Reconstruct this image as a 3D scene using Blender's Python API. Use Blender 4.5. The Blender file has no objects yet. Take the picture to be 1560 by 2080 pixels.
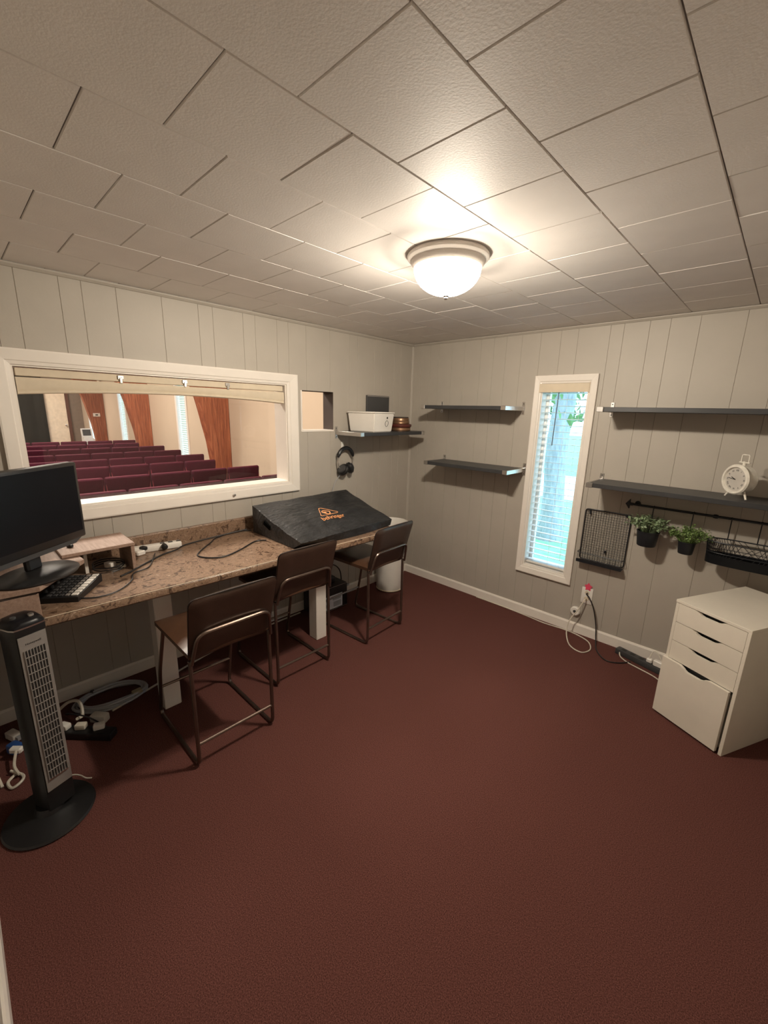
import bpy, bmesh, math, random
from mathutils import Vector, Matrix, Euler
random.seed(7)
PI = math.pi
SC = bpy.context.scene
COL = SC.collection
# ------------------------------------------------------------------ camera
H = 2.274                                   # ceiling height
XR, YF = 3.18, -3.34                        # right wall, wall by the camera (left wall x=0, back wall y=0)
cam_d = bpy.data.cameras.new('camera'); cam = bpy.data.objects.new('camera', cam_d); COL.objects.link(cam)
cr = Vector((0.72151342, 0.69193973, 0.02525475)); cu = Vector((-0.18036187, 0.15260538, 0.97168987)); cf = Vector((-0.66849681, 0.70564227, -0.23490637))
M = Matrix((cr, cu, -cf)).transposed().to_4x4(); M.translation = Vector((2.71714718, -3.21408795, 1.65147060)); cam.matrix_world = M
cam_d.sensor_fit = 'HORIZONTAL'; cam_d.sensor_width = 36; cam_d.lens = 844.22 / 1560 * 36; cam_d.clip_start = .01; cam_d.clip_end = 200
SC.camera = cam
# ------------------------------------------------------------------ sky and exposure
W = bpy.data.worlds.new('sky'); SC.world = W; W.use_nodes = True
bgn = W.node_tree.nodes['Background']; bgn.inputs[0].default_value = (.46, .75, 1.0, 1); bgn.inputs[1].default_value = 5.6
SC.view_settings.view_transform = 'Standard'; SC.view_settings.look = 'None'; SC.view_settings.gamma = 1; SC.view_settings.use_curve_mapping = False
SC.view_settings.exposure = 0.0
LAMP_STRENGTH = 24.0          # glow of the frosted bowl itself
BULB_POWER = 99.0             # two bulbs inside the bowl
# unseen area lights added to brighten the hall beyond the big window
for lx in (-2.4, -7.0, -13.0):
    ld = bpy.data.lights.new('hall_fill_light', 'AREA'); ld.shape = 'RECTANGLE'; ld.size = 1.2; ld.size_y = 2.5; ld.energy = 285; ld.color = (1, .89, .76)
    lo = bpy.data.objects.new('hall_fill_light', ld); lo.location = (lx, -2.6, 3.85); COL.objects.link(lo)

# ------------------------------------------------------------------ materials
MATS = {}
def mat(name, col, rough=.5, metal=0., var=.08, scale=12., bump=0., bscale=None, emit=None, spec=.5, stretch=None, col2=None):
    if name in MATS: return MATS[name]
    m = bpy.data.materials.new(name); m.use_nodes = True; nt = m.node_tree; n = nt.nodes; L = nt.links
    b = n['Principled BSDF']; b.inputs['Roughness'].default_value = rough; b.inputs['Metallic'].default_value = metal
    b.inputs['Specular IOR Level'].default_value = spec
    tc = n.new('ShaderNodeTexCoord'); mp = n.new('ShaderNodeMapping'); L.new(tc.outputs['Object'], mp.inputs[0])
    if stretch: mp.inputs['Scale'].default_value = stretch
    nz = n.new('ShaderNodeTexNoise'); nz.inputs['Scale'].default_value = scale; nz.inputs['Detail'].default_value = 4; L.new(mp.outputs[0], nz.inputs[0])
    rp = n.new('ShaderNodeValToRGB'); L.new(nz.outputs[0], rp.inputs[0])
    c2 = col2 or tuple(min(1, c * (1 + var)) for c in col); c1 = col if col2 else tuple(c * (1 - var) for c in col)
    rp.color_ramp.elements[0].position = .3; rp.color_ramp.elements[1].position = .7
    rp.color_ramp.elements[0].color = (*c1, 1); rp.color_ramp.elements[1].color = (*c2, 1)
    L.new(rp.outputs[0], b.inputs['Base Color'])
    if bump:
        nb = n.new('ShaderNodeTexNoise'); nb.inputs['Scale'].default_value = bscale or scale * 4; nb.inputs['Detail'].default_value = 6; L.new(mp.outputs[0], nb.inputs[0])
        bp = n.new('ShaderNodeBump'); bp.inputs['Strength'].default_value = bump; bp.inputs['Distance'].default_value = .01
        L.new(nb.outputs[0], bp.inputs['Height']); L.new(bp.outputs[0], b.inputs['Normal'])
    if emit:
        b.inputs['Emission Color'].default_value = (*emit[:3], 1); b.inputs['Emission Strength'].default_value = emit[3]
    MATS[name] = m; return m
def ramp_mat(name, stops, scale, rough=.4, detail=8, stretch=None, bump=0, distort=0, spec=.5):
    m = mat(name, (0, 0, 0), rough, scale=scale, bump=bump, stretch=stretch, spec=spec); n = m.node_tree.nodes
    rp = [q for q in n if q.type == 'VALTORGB'][0]; nz = [q for q in n if q.type == 'TEX_NOISE'][0]
    nz.inputs['Detail'].default_value = detail; nz.inputs['Distortion'].default_value = distort; nz.inputs['Roughness'].default_value = .65
    e = rp.color_ramp.elements
    e[0].position, e[0].color = stops[0][0], (*stops[0][1], 1); e[1].position, e[1].color = stops[-1][0], (*stops[-1][1], 1)
    for p, c in stops[1:-1]:
        k = e.new(p); k.color = (*c, 1)
    return m
def pane_mat(name, tint=(1, 1, 1), gloss=.05):
    m = bpy.data.materials.new(name); m.use_nodes = True; nt = m.node_tree; nt.nodes.clear(); n = nt.nodes
    o = n.new('ShaderNodeOutputMaterial'); t = n.new('ShaderNodeBsdfTransparent'); t.inputs[0].default_value = (*tint, 1)
    g = n.new('ShaderNodeBsdfGlossy'); g.inputs['Roughness'].default_value = .02; x = n.new('ShaderNodeMixShader'); x.inputs[0].default_value = gloss
    nt.links.new(t.outputs[0], x.inputs[1]); nt.links.new(g.outputs[0], x.inputs[2]); nt.links.new(x.outputs[0], o.inputs[0]); return m
WALL = mat('wall_paint', (.425, .388, .338), .55, var=.03, scale=5, bump=.03, bscale=90)
WALLB = mat('groove', (.37, .335, .29), .8, var=.05)
TILE = mat('ceiling_tile', (.74, .70, .665), .62, var=.03, scale=7, bump=.05, bscale=160)
TILEB = mat('tile_joint', (.30, .28, .26), .9)
TRIM = mat('white_trim', (.80, .75, .69), .38, var=.02, scale=9)
CARPET = ramp_mat('carpet', [(.30, (.040, .014, .011)), (.5, (.108, .041, .034)), (.70, (.20, .085, .070))], 300, .95, detail=3, bump=.25, spec=.1)
GRAN = ramp_mat('laminate_granite', [(.30, (.022, .013, .009)), (.42, (.115, .066, .042)), (.50, (.30, .20, .135)), (.58, (.17, .10, .065)), (.70, (.48, .36, .265))], 24, .28, detail=12, distort=1.3)
LEATH = mat('brown_leather', (.050, .028, .020), .30, var=.12, scale=18, bump=.05, bscale=200)
SEAT = mat('seat_leather', (.090, .045, .026), .30, var=.12, scale=18, bump=.05, bscale=200)
FRAME = mat('bronze_tube', (.20, .15, .125), .32, .9, var=.1)
NYLON = mat('black_nylon', (.020, .021, .023), .42, var=.3, scale=14, bump=.9, bscale=30, stretch=(1.6, .7, 1))
ORANGE = mat('orange_print', (.78, .34, .14), .5)
BLACK = mat('black_plastic', (.012, .012, .013), .38, var=.15)
SCREEN = mat('dark_screen', (.006, .006, .008), .30, var=.1, spec=.2)
DGREY = mat('dark_grey_plastic', (.05, .05, .052), .45)
SILVER = mat('silver_plastic', (.30, .28, .265), .42, .25)
STEEL = mat('steel', (.62, .60, .58), .28, 1., var=.05)
SHELF = mat('shelf_board', (.036, .037, .040), .42, var=.12, scale=8, stretch=(1, 6, 6))
WHITE = mat('white_lacquer', (.74, .69, .60), .35, var=.02)
WPLAS = mat('white_plastic', (.80, .77, .72), .35, var=.02)
CREAM = mat('cream_fabric', (.66, .57, .44), .8, var=.04, scale=20)
WOODG = ramp_mat('grey_oak', [(.3, (.24, .155, .115)), (.55, (.33, .225, .175)), (.75, (.40, .285, .225))], 5, .5, stretch=(2, 22, 22))
ARCH = ramp_mat('laminated_wood', [(.28, (.17, .040, .018)), (.5, (.33, .095, .042)), (.74, (.52, .19, .09))], 4, .4, stretch=(3, 9, .5), distort=.4)
MAROON = mat('maroon_fabric', (.055, .005, .016), .8, var=.15, scale=30, bump=.1, bscale=220, spec=.2)
MAROONT = mat('maroon_piping', (.20, .03, .045), .75, var=.1, scale=30)
HALLW = mat('hall_wall', (.58, .47, .35), .7, var=.03, scale=2)
DARKB = mat('dark_brown', (.05, .034, .027), .7)
CABLEB = mat('black_cable', (.014, .013, .014), .45)
CABLEW = mat('white_cable', (.62, .57, .48), .45)
CABLEG = mat('grey_cable', (.42, .43, .46), .45)
BLUE = mat('blue_plastic', (.02, .07, .24), .4)
IRON = mat('dark_iron', (.016, .018, .022), .45, .3)
COPPER = mat('copper_band', (.34, .20, .12), .38, .75, var=.2)
BROWNC = mat('dark_red_band', (.10, .025, .018), .4)
LEAFA = mat('leaf_green_pale', (.20, .27, .15), .5, var=.35, scale=40)
LEAFB = mat('leaf_green', (.15, .23, .07), .5, var=.35, scale=40)
PINK = mat('pink_paper', (.75, .07, .14), .7)
GLASS = pane_mat('clear_pane', gloss=.04)
LABELM = ramp_mat('printed_label', [(.4, (.70, .72, .78)), (.6, (.84, .85, .90))], 14, .4)
COPPERPIN = STEEL

# ------------------------------------------------------------------ builders
def catmull(pts, n=6, closed=False):
    P = [Vector(p) for p in pts]; out = []; N = len(P)
    for i in range(N if closed else N - 1):
        a, b, c, d = (P[(i - 1) % N], P[i], P[(i + 1) % N], P[(i + 2) % N]) if closed else (P[max(i - 1, 0)], P[i], P[i + 1], P[min(i + 2, N - 1)])
        for k in range(n):
            t = k / n
            out.append(.5 * ((2 * b) + (c - a) * t + (2 * a - 5 * b + 4 * c - d) * t * t + (3 * b - a - 3 * c + d) * t ** 3))
    if not closed: out.append(P[-1])
    return out
def fillet(pts, r, n=5, closed=False):
    P = [Vector(p) for p in pts]; out = []; N = len(P)
    for i in range(N):
        if not closed and i in (0, N - 1): out.append(P[i]); continue
        a, b, c = P[(i - 1) % N], P[i], P[(i + 1) % N]
        da, dc = a - b, c - b; q = min(r, da.length * .49, dc.length * .49); s, e = b + da.normalized() * q, b + dc.normalized() * q
        for k in range(n + 1):
            t = k / n; out.append(s * (1 - t) ** 2 + b * 2 * t * (1 - t) + e * t * t)
    return out
class MB:
    def __init__(s): s.bm = bmesh.new()
    def box(s, c, d, rot=None, bev=0, seg=1):
        m = Matrix.Translation(Vector(c)) @ (Euler(rot).to_matrix().to_4x4() if rot else Matrix.Identity(4)) @ Matrix.Diagonal((*d, 1))
        v = bmesh.ops.create_cube(s.bm, size=1, matrix=m)['verts']
        if bev:
            e = list({q for w in v for q in w.link_edges}); bmesh.ops.bevel(s.bm, geom=e, offset=bev, segments=seg, profile=.5, affect='EDGES')
        return s
    def b2(s, a, b, bev=0, seg=1):
        return s.box([(p + q) / 2 for p, q in zip(a, b)], [abs(q - p) for p, q in zip(a, b)], None, bev, seg)
    def tube(s, pts, r, n=8, closed=False):
        P = [Vector(p) for p in pts]; N = len(P); rings = []
        t0 = (P[1] - P[0]).normalized(); up = Vector((0, 0, 1)) if abs(t0.z) < .9 else Vector((1, 0, 0)); nv = t0.cross(up).normalized()
        for i in range(N):
            if closed: t = (P[(i + 1) % N] - P[(i - 1) % N])
            else: t = P[min(i + 1, N - 1)] - P[max(i - 1, 0)]
            if t.length < 1e-9: t = t0.copy()
            t.normalize(); nv = (nv - t * nv.dot(t)); nv = nv.normalized() if nv.length > 1e-6 else t.orthogonal().normalized(); bv = t.cross(nv)
            rr = r[i] if isinstance(r, (list, tuple)) else r
            rings.append([s.bm.verts.new(P[i] + (nv * math.cos(2 * PI * k / n) + bv * math.sin(2 * PI * k / n)) * rr) for k in range(n)])
        for i in range(N if closed else N - 1):
            a, b = rings[i], rings[(i + 1) % N]
            for k in range(n): s.bm.faces.new((a[k], a[(k + 1) % n], b[(k + 1) % n], b[k]))
        if not closed: s.bm.faces.new(rings[0][::-1]); s.bm.faces.new(rings[-1])
        return s
    def lathe(s, prof, n=28, c=(0, 0, 0), rot=None, sx=1, sy=1):
        R = Euler(rot).to_matrix() if rot else Matrix.Identity(3); c = Vector(c); rings = []
        for (r, z) in prof:
            if r < 1e-6: rings.append([s.bm.verts.new(c + R @ Vector((0, 0, z)))])
            else: rings.append([s.bm.verts.new(c + R @ Vector((r * sx * math.cos(2 * PI * k / n), r * sy * math.sin(2 * PI * k / n), z))) for k in range(n)])
        for a, b in zip(rings, rings[1:]):
            for k in range(n):
                q = [a[k % len(a)], a[(k + 1) % len(a)], b[(k + 1) % len(b)], b[k % len(b)]]
                q = list(dict.fromkeys(q))
                if len(q) > 2: s.bm.faces.new(q)
        if len(rings[0]) > 1: s.bm.faces.new(rings[0][::-1])
        if len(rings[-1]) > 1: s.bm.faces.new(rings[-1])
        return s
    def prism(s, poly, d0, d1, fn):
        a = [s.bm.verts.new(fn(u, v, d0)) for u, v in poly]; b = [s.bm.verts.new(fn(u, v, d1)) for u, v in poly]; n = len(poly)
        s.bm.faces.new(a[::-1]); s.bm.faces.new(b)
        for k in range(n): s.bm.faces.new((a[k], a[(k + 1) % n], b[(k + 1) % n], b[k]))
        return s
    def hexa(s, p):                       # 8 corners: bottom 4 then top 4
        v = [s.bm.verts.new(q) for q in p]
        for f in ((3, 2, 1, 0), (4, 5, 6, 7), (0, 1, 5, 4), (1, 2, 6, 5), (2, 3, 7, 6), (3, 0, 4, 7)): s.bm.faces.new([v[k] for k in f])
        return s
    def mesh(s, name, m, smooth=True, ang=35):
        bmesh.ops.recalc_face_normals(s.bm, faces=s.bm.faces)
        me = bpy.data.meshes.new(name); s.bm.to_mesh(me); s.bm.free(); me.materials.append(m)
        if smooth and len(me.polygons):
            me.polygons.foreach_set('use_smooth', [True] * len(me.polygons)); me.set_sharp_from_angle(angle=math.radians(ang))
        return me
    def obj(s, name, m, parent=None, smooth=True, ang=35):
        return link(name, s.mesh(name, m, smooth, ang), parent)
def link(name, me, parent=None):
    o = bpy.data.objects.new(name, me); COL.objects.link(o); o.parent = parent; return o
def thing(name, label, cat, loc=(0, 0, 0), rz=0, group=None):
    o = bpy.data.objects.new(name, None); COL.objects.link(o); o.location = loc; o.rotation_euler = (0, 0, rz); o.empty_display_size = .05
    return tag(o, label, cat, group)
def tag(o, label, cat, group=None):
    o['label'] = label; o['category'] = cat
    if group: o['group'] = group
    return o
def struct(o, label=None):
    o['kind'] = 'structure'
    if label: o['label'] = label
    return o
def copy_tree(o, parent=None):
    c = o.copy(); COL.objects.link(c); c.parent = parent
    for ch in list(o.children): copy_tree(ch, c)
    return c
def text_mesh(body, size, extrude=.0005, align='CENTER', shear=0):
    cu_ = bpy.data.curves.new('lettering', 'FONT'); cu_.body = body; cu_.size = size; cu_.extrude = extrude; cu_.align_x = align; cu_.align_y = 'CENTER'; cu_.shear = shear; cu_.resolution_u = 3
    o = bpy.data.objects.new('lettering', cu_); COL.objects.link(o); bpy.context.view_layer.update()
    me = bpy.data.meshes.new_from_object(o.evaluated_get(bpy.context.evaluated_depsgraph_get())); bpy.data.objects.remove(o); bpy.data.curves.remove(cu_); return me
def cells(a0, a1, z0, z1, openings):
    """rectangles of [a0,a1]x[z0,z1] left over around the openings (oa0,oa1,oz0,oz1)"""
    A = sorted({a0, a1, *[q for o in openings for q in o[:2] if a0 < q < a1]}); out = []
    for p, q in zip(A, A[1:]):
        zs = [(z0, z1)]
        for o in openings:
            if o[0] < (p + q) / 2 < o[1]:
                nz = []
                for u, v in zs:
                    if o[2] > u: nz.append((u, min(v, o[2])))
                    if o[3] < v: nz.append((max(u, o[3]), v))
                zs = [w for w in nz if w[1] - w[0] > 1e-4]
        out += [(p, q, u, v) for u, v in zs]
    return out

# ================================================================== the setting
# floor
struct(MB().b2((-.0, YF, -.1), (XR, 0, 0)).obj('floor', CARPET), 'dark burgundy carpet')
# ceiling: backing board and one-foot tiles laid in running bond along y
ceil = struct(MB().b2((-.02, YF - .02, H + .006), (XR + .02, .02, H + .1)).obj('ceiling', TILEB), 'white one-foot acoustic ceiling tiles')
T = .3075
def tile_mesh(w, d):
    g = .0012; c = .002; m = MB()
    m.hexa([(-w / 2 + g + c, -d / 2 + g + c, 0), (w / 2 - g - c, -d / 2 + g + c, 0), (w / 2 - g - c, d / 2 - g - c, 0), (-w / 2 + g + c, d / 2 - g - c, 0),
            (-w / 2 + g, -d / 2 + g, .0048), (w / 2 - g, -d / 2 + g, .0048), (w / 2 - g, d / 2 - g, .0048), (-w / 2 + g, d / 2 - g, .0048)])
    return m.mesh('tile', TILE, False)
tm_cache = {}
xj = [.018 + T * k for k in range(-1, 12)]
for i, (xa, xb) in enumerate(zip(xj, xj[1:])):
    xa, xb = max(xa, 0), min(xb, XR)
    if xb - xa < .004: continue
    # staggered: rows whose right edge is at 2.165, 1.55, .94 .. have joints at -2.604+k*T
    off = -2.604 if i % 2 else -2.450
    k0 = math.floor((YF - off) / T); k = k0
    while off + k * T < -.004:
        ya, yb = max(off + k * T, YF), min(off + (k + 1) * T, 0); k += 1
        if yb - ya < .004: continue
        key = (round(xb - xa, 3), round(yb - ya, 3))
        if key not in tm_cache: tm_cache[key] = tile_mesh(xb - xa, yb - ya)
        o = link('tile', tm_cache[key], ceil); o.location = ((xa + xb) / 2, (ya + yb) / 2, H + random.uniform(-.0005, .0005))
        o.rotation_euler = (random.uniform(-.0012, .0012), random.uniform(-.0012, .0012), 0)
# walls with grooved planks
DEP = .0025
def wall(name, fn, a0, a1, grooves, openings, thick):
    """fn(a, depth_into_room, z) -> xyz"""
    m = MB()
    for p, q, u, v in cells(a0, a1, 0, H + .05, openings):
        c0 = Vector(fn(p, -thick, u)); c1 = Vector(fn(q, -DEP, v)); m.b2([min(x, y) for x, y in zip(c0, c1)], [max(x, y) for x, y in zip(c0, c1)])
    w = struct(m.obj(name, WALLB, None, False))
    G = [a0] + [g for g in sorted(grooves) if a0 + .03 < g < a1 - .03] + [a1]
    for p, q in zip(G, G[1:]):
        m = MB(); n = 0
        for aa, bb, u, v in cells(p, q, 0, H, openings):
            g0 = .0006 if abs(aa - p) < 1e-6 else 0; g1 = .0006 if abs(bb - q) < 1e-6 else 0; c0 = .0013 if g0 else 0; c1 = .0013 if g1 else 0
            m.prism([(aa + g0, -DEP), (bb - g1, -DEP), (bb - g1 - c1, 0), (aa + g0 + c0, 0)], u, v, lambda A, D, Z: fn(A, D, Z)); n += 1
        if n: m.obj('plank', WALL, w, False)
        else: m.bm.free()
    return w
PAT = [0, .167, .26, .414, .641, .847, .936, 1.138]
gl = [-2.878 + 1.225 * k + d for k in (-1, 0, 1, 2) for d in PAT]
gr = [1.729, 1.811, 1.959, 2.07, 2.222, 2.437, 2.60, 2.70, 2.87, 3.05, 1.52, 1.40, 1.25, 1.10, .97, .86, .74, .58, .45, .307, .21, .10]
W1 = (-2.95, -1.42, 1.105, 1.83)             # big window opening (y, z)
PT = (-1.294, -.979, 1.487, 1.793)           # small pass-through opening
W2 = (1.295, 1.645, .43, 1.89)               # narrow daylight window (x, z)
wall('wall_left', lambda a, d, z: (d, a, z), YF, 0, gl, [W1, PT], .13)
wall('wall_back', lambda a, d, z: (a, -d, z), 0, XR, gr, [W2], .14)
wall('wall_right', lambda a, d, z: (XR - d, a, z), YF, 0, gl, [], .1)
wall('wall_front', lambda a, d, z: (a, YF + d, z), 0, XR, gr, [], .1)
# wall_front faces +y: depth grows into the room
# baseboards
BH = .079
def baseboard(name, poly_fn, a0, a1):
    m = MB(); m.prism([(0, 0), (.013, 0), (.013, BH - .012), (.007, BH), (0, BH)], a0, a1, poly_fn); return struct(m.obj(name, TRIM, None, False))
baseboard('baseboard_left', lambda d, z, a: (d, a, z), YF + .013, 0)
baseboard('baseboard_back', lambda d, z, a: (a, -d, z), .013, XR - .013)
baseboard('baseboard_right', lambda d, z, a: (XR - d, a, z), YF + .013, 0)
baseboard('baseboard_front', lambda d, z, a: (a, YF + d, z), 0, XR)
# slim cove trims under the ceiling and the corner bead
def strip(name, fn, a0, a1, w=.018):
    m = MB(); m.prism([(0, 0), (w * .45, 0), (w, w * .6), (w, w), (0, w)], a0, a1, fn); return struct(m.obj(name, WALL, None, False))
strip('trim_1', lambda d, z, a: (d, a, H - .020 + z), YF + .001, -.001)
strip('trim_2', lambda d, z, a: (a, -d, H - .020 + z), .019, XR - .001)
struct(MB().prism([(0, 0), (.016, 0), (.014, -.008), (.008, -.014), (0, -.016)], BH, H - .021, lambda a, b, z: (a, b, z)).obj('trim_3', WALL))
# casings ---------------------------------------------------------------------
def casing(root, o0, o1, i0, i1, fn, face=.020, matl=TRIM, edge=.009):
    """four mitred boards between the outer rect (o0..o1) and the inner rect (i0..i1); fn(a,z,depth)"""
    O = [(o0[0], o0[1]), (o1[0], o0[1]), (o1[0], o1[1]), (o0[0], o1[1])]; I = [(i0[0], i0[1]), (i1[0], i0[1]), (i1[0], i1[1]), (i0[0], i1[1])]
    mix = lambda p, q, t: (p[0] + (q[0] - p[0]) * t, p[1] + (q[1] - p[1]) * t)
    for k in range(4):
        k2 = (k + 1) % 4; m = MB(); rows = []
        for t, d in ((0, 0), (0, face), (.10, face + .002), (.72, face - .003), (.78, face - .008), (1, edge), (1, 0)):
            rows.append([m.bm.verts.new(fn(*mix(O[k], I[k], t), d)), m.bm.verts.new(fn(*mix(O[k2], I[k2], t), d))])
        for a, b in zip(rows, rows[1:]): m.bm.faces.new((a[0], a[1], b[1], b[0]))
        m.bm.faces.new([r[0] for r in rows]); m.bm.faces.new([r[1] for r in rows][::-1])
        m.obj('casing', matl, root, False)
def jambs(name, o, fn, depth, t=.012):
    m = MB(); a0, a1, z0, z1 = o
    for (p, q, u, v) in ((a0, a0 + t, z0, z1), (a1 - t, a1, z0, z1), (a0 + t, a1 - t, z0, z0 + t), (a0 + t, a1 - t, z1 - t, z1)):
        c0, c1 = Vector(fn(p, u, 0)), Vector(fn(q, v, -depth)); m.b2([min(x, y) for x, y in zip(c0, c1)], [max(x, y) for x, y in zip(c0, c1)])
    return struct(m.obj(name, TRIM, None, False))
fL = lambda a, z, d: (d, a, z)
fB = lambda a, z, d: (a, -d, z)
w1 = jambs('window_1', W1, fL, .15); w1['label'] = 'wide white-framed viewing window into the hall'
casing(w1, (-3.02, 1.033), (-1.334, 1.898), (W1[0] + .004, W1[2] + .004), (W1[1] - .004, W1[3] - .004), fL)
MB().b2((-.125, W1[0] + .012, W1[2] + .012), (-.119, W1[1] - .012, W1[3] - .012)).obj('pane', GLASS, w1, False)
sh = thing('roller_shade', 'cream fabric shade rolled up at the top of the wide viewing window', 'shade', (-.04, -2.185, 1.70))
MB().b2((-.02, -.745, .076), (.022, .745, .113), .002).obj('headrail', CREAM, sh)
def sag(y): return -.012 + .028 * max(0, 1 - ((y - .0) / .75) ** 2)
m = MB(); rows = []
for k in range(31):
    y = -.748 + 1.496 * k / 30; b = sag(y)
    rows.append([m.bm.verts.new((x, y, z)) for x, z in ((-.03, b), (.022, b), (.028, b + .004), (.028, b + .014), (.024, b + .016), (.030, b + .03), (.030, .062), (.024, .070), (-.03, .070))])
for a, b in zip(rows, rows[1:]):
    for k in range(9): m.bm.faces.new((a[k], a[(k + 1) % 9], b[(k + 1) % 9], b[k]))
m.bm.faces.new(rows[0]); m.bm.faces.new(rows[-1][::-1]); m.obj('folded_fabric', CREAM, sh)
for yc in (-.299, .047, .321):
    cq = MB().box((.026, yc, .098), (.008, .030, .022), None, .002).obj('clip', STEEL, sh); MB().box((.030, yc, .082), (.008, .014, .03), None, .002).obj('clip_tab', STEEL, cq)
kn = MB().lathe([(0, 0), (.006, 0), (.005, .006), (.008, .012), (.008, .018), (0, .02)], 12, (.019, -1.884, 1.065), (0, PI / 2, 0)).obj('latch_pin', STEEL, w1)
w2 = jambs('window_2', W2, fB, .14); w2['label'] = 'tall narrow white-framed window'
casing(w2, (1.246, .373), (1.699, 1.944), (W2[0] + .003, W2[2] + .003), (W2[1] - .003, W2[3] - .003), fB)
m = MB()                                       # sash with a dark gap on the hinge side
for p, q, u, v in ((1.307, 1.335, .442, 1.878), (1.605, 1.633, .442, 1.878), (1.335, 1.605, .442, .475), (1.335, 1.605, 1.845, 1.878)): m.b2((p, .085, u), (q, .115, v), .003)
m.obj('sash', TRIM, w2, False)
MB().b2((1.335, .098, .475), (1.605, .103, 1.845)).obj('pane', GLASS, w2, False)
# pass-through: unpainted lining and a thin frame
m = MB(); y0, y1, z0, z1 = PT
m.b2((-.13, y1 - .002, z0), (-.003, y1 + .004, z1)); m.b2((-.13, y0 - .004, z1 - .002), (-.003, y1, z1 + .004))
pt = struct(m.obj('trim_4', DARKB, None, False), 'dark unpainted lining of the small pass-through')
m = MB(); m.b2((-.13, y0 - .004, z0), (.002, y0 + .008, z1)); m.b2((-.13, y0, z0 - .004), (.004, y1, z0 + .008))
struct(m.obj('trim_5', TRIM, None, False))

# ================================================================== the hall beyond the big window
HX, HY0, HY1, HZ = -15.6, -6.6, .35, 4.0
struct(MB().b2((HX, HY0, -.1), (-.13, HY1, 0)).obj('floor_hall', CARPET))
struct(MB().b2((HX - .2, HY0 - .2, HZ), (-.13, HY1 + .4, HZ + .1)).obj('ceiling_hall', mat('hall_ceiling', (.6, .52, .42), .8)))
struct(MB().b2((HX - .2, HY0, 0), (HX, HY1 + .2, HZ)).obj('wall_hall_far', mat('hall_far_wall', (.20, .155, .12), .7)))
struct(MB().b2((HX, HY0 - .2, 0), (-.13, HY0, HZ)).obj('wall_hall_side', HALLW))
HWIN = [(-6.87, -6.37), (-11.08, -10.52), (-14.75, -14.2)]
m = MB()
for p, q, u, v in cells(HX, -.13, 0, HZ, [(a, b, .45, 2.15) for a, b in HWIN]): m.b2((p, HY1, u), (q, HY1 + .18, v))
struct(m.obj('wall_hall_window_side', HALLW, None, False))
m = MB(); m.b2((-.13, YF - .1, H + .05), (-.03, HY1 + .18, HZ)); m.b2((-.13, HY0 - .2, -.1), (-.03, YF - .1, HZ)); m.b2((-.13, .0, -.1), (-.03, HY1 + .18, H + .05))
struct(m.obj('wall_hall_near', HALLW, None, False))
for k, (a, b) in enumerate(HWIN):
    nm = ['nearest', 'second', 'farthest'][k]
    m = MB()
    for p, q, u, v in ((a - .05, a + .03, .42, 2.2), (b - .03, b + .05, .42, 2.2), (a + .03, b - .03, .42, .5), (a + .03, b - .03, 2.1, 2.2)): m.b2((p, HY1 - .015, u), (q, HY1 + .06, v))
    wn = struct(m.obj('window_%d' % (3 + k), TRIM, None, False))
    MB().b2((a + .03, HY1 + .09, .5), (b - .03, HY1 + .095, 2.1)).obj('pane', GLASS, wn, False)
    bl = thing('window_blind', 'white slatted blind in the %s of the hall windows' % nm, 'blind', ((a + b) / 2, HY1 + .04, .5), 0, 'blinds in the hall windows')
    m = MB(); hw = (b - a) / 2 - .035
    for q in range(34): m.box((0, 0, .02 + q * .0465), (hw * 2, .042, .003), (math.radians(22), 0, 0))
    s_ = m.obj('slats', WPLAS, bl, False); s_['kind'] = 'stuff'
    MB().b2((-hw, -.02, 1.585), (hw, .03, 1.6)).obj('headrail', WPLAS, bl, False)
def yin(z):
    P = [(0, .10), (.74, .032), (1.08, -.012), (1.38, -.075), (1.79, -.159), (2.3, -.33), (2.9, -.68), (3.4, -1.15), (3.98, -1.95)]
    for (a, b), (c, d) in zip(P, P[1:]):
        if a <= z <= c: return b + (d - b) * (z - a) / (c - a)
for k, ax in enumerate((-4.6, -8.66, -12.75)):
    nm = ['nearest', 'middle', 'farthest'][k]
    ar = thing('wooden_arch', 'curved laminated wood roof arch in the hall, %s of the three' % nm, 'arch', (ax, .2, 0), 0, 'hall roof arches')
    zs = [3.98 * q / 26 for q in range(27)]
    inner = [(yin(z), z) for z in zs]
    # the beam is glued up from curved laminations, each its own layer
    NL = 6
    def lam(t): return [(yi + (min(.345, .345 - max(0, z - 2.2) * .75) - yi) * t if True else 0, z) for yi, z in inner]
    for q in range(NL):
        A, B = lam(q / NL), lam((q + 1) / NL)
        m = MB(); hw = .11 - (.003 if q % 2 else 0)
        rows = [[m.bm.verts.new((x, y - .2, z)) for (x, y, z) in ((-hw, a[0], a[1]), (hw, a[0], a[1]), (hw, b[0] - .002, b[1]), (-hw, b[0] - .002, b[1]))] for a, b in zip(A, B)]
        for r0, r1 in zip(rows, rows[1:]):
            for c in range(4): m.bm.faces.new((r0[c], r0[(c + 1) % 4], r1[(c + 1) % 4], r1[c]))
        m.bm.faces.new(rows[0][::-1]); m.bm.faces.new(rows[-1])
        m.obj('lamination', ARCH, ar, False)
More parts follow.
